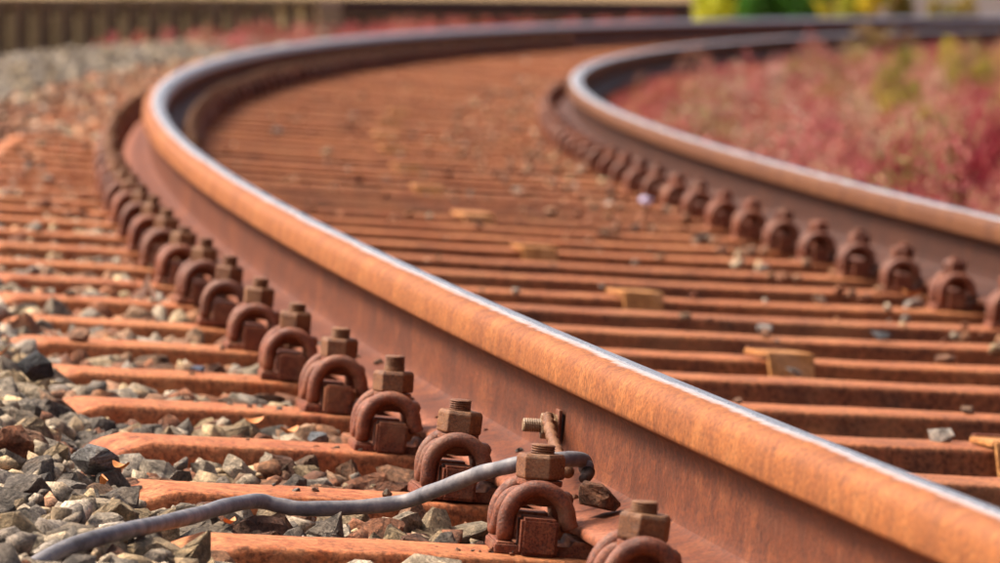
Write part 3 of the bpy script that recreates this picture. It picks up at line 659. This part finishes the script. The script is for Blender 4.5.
# ------------------------------------------------------------------ plants
def leaf_cloud(cent, rad, hgt, count, size, palette, rg, upright=0.5):
    """leaf quads spread through low mounds: cent (m,3), rad/hgt (m,)"""
    m = len(cent); i = np.repeat(np.arange(m), count); k = len(i)
    th = rg.uniform(0, 2*np.pi, k); rr = np.sqrt(rg.random(k)); z = rg.random(k)**0.8
    spread = (1 - 0.45*z)
    c = cent[i] + np.stack([np.cos(th)*rr*rad[i]*spread, np.sin(th)*rr*rad[i]*spread, z*hgt[i]*(1 - 0.35*rr**2)], -1)
    d1 = rg.normal(size=(k, 3)); d1[:, 2] += upright*2; d1 /= np.linalg.norm(d1, axis=1)[:, None]
    d2 = np.cross(d1, rg.normal(size=(k, 3))); d2 /= np.linalg.norm(d2, axis=1)[:, None]
    L = (rg.uniform(0.6, 1.3, k)*size)[:, None]; W = L*rg.uniform(0.3, 0.55, (k, 1))
    q = np.stack([c - d1*L*0.5, c + d2*W*0.5, c + d1*L*0.5, c - d2*W*0.5], 1)
    pc = palette[rg.integers(0, len(palette), m)][i]*0.80 + palette[rg.integers(0, len(palette), k)]*0.20
    pc = pc*rg.uniform(0.7, 1.3, (k, 1))
    return q.reshape(-1, 3), np.arange(4*k).reshape(k, 4), np.repeat(pc, 4, 0)
RED = np.array([(0.36, 0.075, 0.07), (0.44, 0.13, 0.12), (0.28, 0.04, 0.05), (0.50, 0.20, 0.17), (0.40, 0.15, 0.09), (0.46, 0.27, 0.16), (0.30, 0.11, 0.075), (0.48, 0.14, 0.15)])*np.array([0.88, 0.70, 0.68])
DEEP = np.array([(0.25, 0.02, 0.035), (0.32, 0.035, 0.055), (0.19, 0.02, 0.03)])
YEL = np.array([(0.40, 0.31, 0.05), (0.30, 0.28, 0.04), (0.46, 0.32, 0.10), (0.24, 0.23, 0.04)])
LIME = np.array([(0.44, 0.45, 0.02), (0.52, 0.50, 0.03), (0.32, 0.38, 0.02)]); GRN = np.array([(0.05, 0.16, 0.012), (0.07, 0.21, 0.02), (0.035, 0.11, 0.01)]); GOLD = np.array([(0.62, 0.46, 0.03), (0.50, 0.42, 0.03), (0.30, 0.32, 0.03)])
rg = np.random.default_rng(21)
def mass(name, n, off, hmin, hmax, label, pal, count=70, size=0.022, radius=0.09):
    h0 = bed_h(n, off) - 0.02
    c = Pv(n, off, h0); c[:, 2] = np.maximum(c[:, 2], -0.25)
    q = leaf_cloud(c, rg.uniform(0.6, 1.4, len(n))*radius, rg.uniform(hmin, hmax, len(n)), count, size, pal, rg)
    o = link(name, mesh_np(name, *q[:2], M_LEAF, q[2])); return tag(o, label, 'ground cover', None, 'stuff')
m = 2600; n = rg.uniform(9, 96, m); off = -1.64 - 3.4*rg.random(m)**1.1
mass('red_groundcover', n, off, 0.05, 0.15, 'low red and pink plants covering the ground inside the curve', RED)
PINK = np.array([(0.46, 0.15, 0.14), (0.40, 0.10, 0.10), (0.50, 0.22, 0.19), (0.33, 0.07, 0.08), (0.42, 0.20, 0.13), (0.24, 0.10, 0.06), (0.34, 0.24, 0.07), (0.22, 0.20, 0.05), (0.42, 0.32, 0.22), (0.28, 0.03, 0.05), (0.20, 0.11, 0.06)])
m = 430; n = rg.uniform(10, 90, m); off = -1.95 - 4.0*rg.random(m)
mass('red_bushy_plants', n, off, 0.14, 0.42, 'taller fluffy pink, red and olive plants rising from the low red cover', PINK, 260, 0.024, 0.17)
m = 1300; n = 25 + 75*rg.random(m)**0.85; off = rg.uniform(-1.38, -0.12, m)
mass('red_moss', n, off, 0.03, 0.055, 'thin reddish growth between the rails in the far bend', RED*0.8, 60, 0.028, 0.13)
m = 700; n = rg.uniform(50, 84, m); off = rg.uniform(0.30, 3.6, m)
mass('red_verge_plants', n, off, 0.05, 0.20, 'reddish plants on the verge behind the far bend of the outer rail', RED, 60, 0.03, 0.10)

def plant(name, label, cat, group, n, off, rad, hgt, count, size, pal, upright, stems, z0=None):
    p = P(n, off, 0); p.z = (float(bed_h(np.array([n]), np.array([off]))[0]) + CANT*off - 0.03) if z0 is None else z0
    p.z = max(p.z, -0.25)
    r = empty(name, Matrix.Translation(p)); tag(r, label, cat, group)
    k = 14; cc = np.zeros((k, 3)); cc[:, :2] = rg.normal(0, rad*0.45, (k, 2)); cc[:, 2] = hgt*rg.uniform(0.05, 0.55, k)
    q = leaf_cloud(cc, rg.uniform(0.3, 0.6, k)*rad, hgt*rg.uniform(0.3, 0.5, k), count//k, size, pal, rg, upright)
    link('foliage', mesh_np('foliage', *q[:2], M_LEAF, q[2]), None, r)
    Vs, Fs = [], []
    for i in range(stems):
        a = random.uniform(0, 6.28); d = rad*random.uniform(0.1, 0.9); h = hgt*random.uniform(0.6, 1.05)
        V, F = tube(catmull([(0, 0, -0.03), (d*0.35*math.cos(a), d*0.35*math.sin(a), h*0.5), (d*math.cos(a), d*math.sin(a), h)], 3), lambda i: 0.006 - 0.0006*i, 5)
        b = len(Vs); Vs += V; Fs += [tuple(x + b for x in f) for f in F]
    me = mesh_from('stem', Vs, Fs, True, M_STEM); link('stem', me, None, r)
    return r
M_STEM = plain('plant_stem', (0.26, 0.17, 0.06), 0.8)
def at_px(x, y_depth):             # lateral position that lies on a sight line of the photograph
    return (x - 500)/6155*y_depth
def inv_track(x, y):
    a = math.atan2(-(y - CY), -(x - CX)); return (A0 - a)*R/S, math.hypot(x - CX, y - CY) - R - R*K*a**3
for (x, dep, rad, h, cnt, sz, pal, up, lab, nm) in [
        (955, 19.5, 0.22, 0.36, 2600, 0.022, DEEP, 0.9, 'deep crimson bushy plant at the right edge beyond the inner rail', 'crimson_plant'),
        (900, 21.5, 0.17, 0.28, 1600, 0.022, DEEP, 0.8, 'dark red plant left of the crimson one beyond the inner rail', 'crimson_plant'),
        (1010, 24, 0.24, 0.40, 2000, 0.024, DEEP, 0.8, 'dark crimson plant cut by the right edge behind the others', 'crimson_plant'),
        (890, 33, 0.17, 0.40, 1100, 0.03, YEL, 1.6, 'yellowish green tall weed in the middle of the red plants', 'yellow_weed'),
        (965, 38, 0.22, 0.46, 1300, 0.035, YEL, 1.6, 'golden yellow weeds near the right edge in front of the far rail', 'yellow_weed'),
        (925, 29, 0.16, 0.22, 900, 0.028, YEL, 1.4, 'smaller olive yellow weed in front of the tall yellow weed', 'yellow_weed'),
        (1020, 33, 0.20, 0.44, 1200, 0.03, YEL, 1.5, 'tan yellow weed standing at the right edge above the crimson plants', 'yellow_weed'),
        (900, 46, 0.30, 0.34, 1300, 0.035, YEL, 1.7, 'thin yellow stems rising before the far rail left of the golden weeds', 'yellow_weed'),
        (1000, 45, 0.34, 0.36, 1500, 0.035, np.array([(0.34, 0.17, 0.07), (0.42, 0.25, 0.08)]), 1.6, 'orange brown weeds at the right edge just below the far rail', 'brown_weed'),
        (870, 50, 0.28, 0.32, 1000, 0.035, np.array([(0.20, 0.10, 0.055), (0.28, 0.19, 0.06)]), 1.7, 'dark brown stems crossing the far rail', 'brown_weed'),
        (845, 42, 0.22, 0.24, 1000, 0.03, np.array([(0.25, 0.11, 0.07), (0.32, 0.16, 0.10)]), 1.3, 'brown dried weed in front of the far rail', 'brown_weed'),
        (790, 40, 0.25, 0.20, 900, 0.03, np.array([(0.45, 0.30, 0.24), (0.38, 0.20, 0.15)]), 1.0, 'pale brownish weed left of the brown dried weed', 'brown_weed')]:
    nn_, of_ = inv_track(at_px(x, dep), dep)
    plant(nm, lab, 'plant', 'weeds inside the curve', nn_, of_, rad, h, cnt, sz, pal, up, 14)
for (x, dep, rad, h, cnt, sz, pal, lab, nm) in [
        (728, 66, 0.62, 1.0, 7200, 0.07, LIME, 'bright yellow green bush behind the far rail, beside the timber', 'lime_bush'),
        (786, 65, 0.42, 1.05, 5200, 0.07, GRN, 'dark green bush between the lime and the golden bush', 'green_bush'),
        (836, 67, 0.55, 1.0, 6200, 0.07, GOLD, 'golden yellow flowering bush behind the far rail', 'golden_bush'),
        (893, 67, 0.16, 1.0, 1500, 0.06, YEL, 'narrow olive bush before the pale wall', 'olive_bush'),
        (946, 68, 0.24, 0.75, 1700, 0.06, YEL, 'low olive yellow bush further right before the pale wall', 'olive_bush')]:
    nn_, of_ = inv_track(at_px(x, dep), dep)
    plant(nm, lab, 'bush', 'bushes behind the far rail', nn_, of_, rad, h, cnt, sz, pal, 0.4, 22, -0.25)

# ------------------------------------------------------------------ low timber barrier, beam and wall behind
A = Vector((-4.6, 34.2, 0)); B = Vector((-1.28, 42.4, 0)); L = (B - A).length; ux = (B - A)/L
ZT = CAM_Z - 0.225
root = empty('timber_barrier', Matrix.Translation((A.x, A.y, -0.1)) @ Matrix.Rotation(math.atan2(ux.y, ux.x), 4, 'Z')); tag(root, 'low dark slatted timber barrier beyond the gravel at upper left', 'barrier')
def tb(nm, x0, x1, y0, y1, z0, z1, mat, bev=0.006):
    bm = bmesh.new(); box(bm, x0, x1, y0, y1, z0 + 0.1, z1 + 0.1); return link(nm, bm_done(bm, nm, mat, False, bev, 1), None, root)
k = 0; pitch = 0.118*L/3.25
while k*pitch < L - 0.1:
    dz = random.uniform(-0.012, 0.008); tb('slat', k*pitch, k*pitch + pitch*0.46, 0, 0.05, -0.12, ZT - 0.035 + dz, M_TIMBER); k += 1
tb('top_rail', -0.05, L, -0.012, 0.09, ZT - 0.034, ZT + 0.012, M_TIMBER); tb('void_backing', -0.04, L - 0.02, 0.30, 0.34, -0.12, ZT - 0.04, M_TIMBER_DK); tb('ground_beam', -0.03, L - 0.01, 0.055, 0.15, -0.14, 0.03, M_TIMBER_DK)  # dark board behind the slats stands in for the shaded void
A = Vector((at_px(338, 55), 55, 0)); B = Vector((at_px(691, 60), 60, 0)); L = (B - A).length; ux = (B - A)/L
root = empty('timber_stack', Matrix.Translation((A.x, A.y, -0.1)) @ Matrix.Rotation(math.atan2(ux.y, ux.x), 4, 'Z')); tag(root, 'long dark brown timber beams stacked behind the far bend', 'timber')
for j, z in enumerate((-0.20, -0.035, 0.13)): tb('beam', random.uniform(0, 0.05), L - random.uniform(0, 0.03), j*0.012, 0.28 + j*0.01, z, z + 0.155, M_TIMBER_DK, 0.012)
bm = bmesh.new(); W0 = at_px(868, 78); box(bm, W0, W0 + 14, 78, 78.35, -0.3, 0.62); me = bm_done(bm, 'wall', M_CONCRETE, False, 0.02, 2)
root = empty('concrete_wall', Matrix.Identity(4)); tag(root, 'pale concrete wall at the upper right behind the bushes', 'wall'); link('wall_panel', me, None, root)
bm = bmesh.new(); box(bm, W0 - 0.05, W0 + 14.05, 77.93, 78.42, 0.621, 0.70); link('coping', bm_done(bm, 'coping', M_CONCRETE, False, 0.015, 2), None, root)
# dry grass of the field behind, one mass
m = 2600; x = rg.uniform(-9, 22, m); y = rg.uniform(70, 150, m); c = np.stack([x, y, np.full(m, -0.27)], -1)
q = leaf_cloud(c, np.full(m, 0.35), rg.uniform(0.06, 0.16, m), 26, 0.10, np.array([(0.22, 0.14, 0.06), (0.18, 0.11, 0.045), (0.25, 0.17, 0.07), (0.20, 0.15, 0.06)]), rg, 1.8)
tag(link('dry_grass', mesh_np('dry_grass', *q[:2], M_LEAF, q[2])), 'dry brownish grass of the field behind the track', 'grass', None, 'stuff')
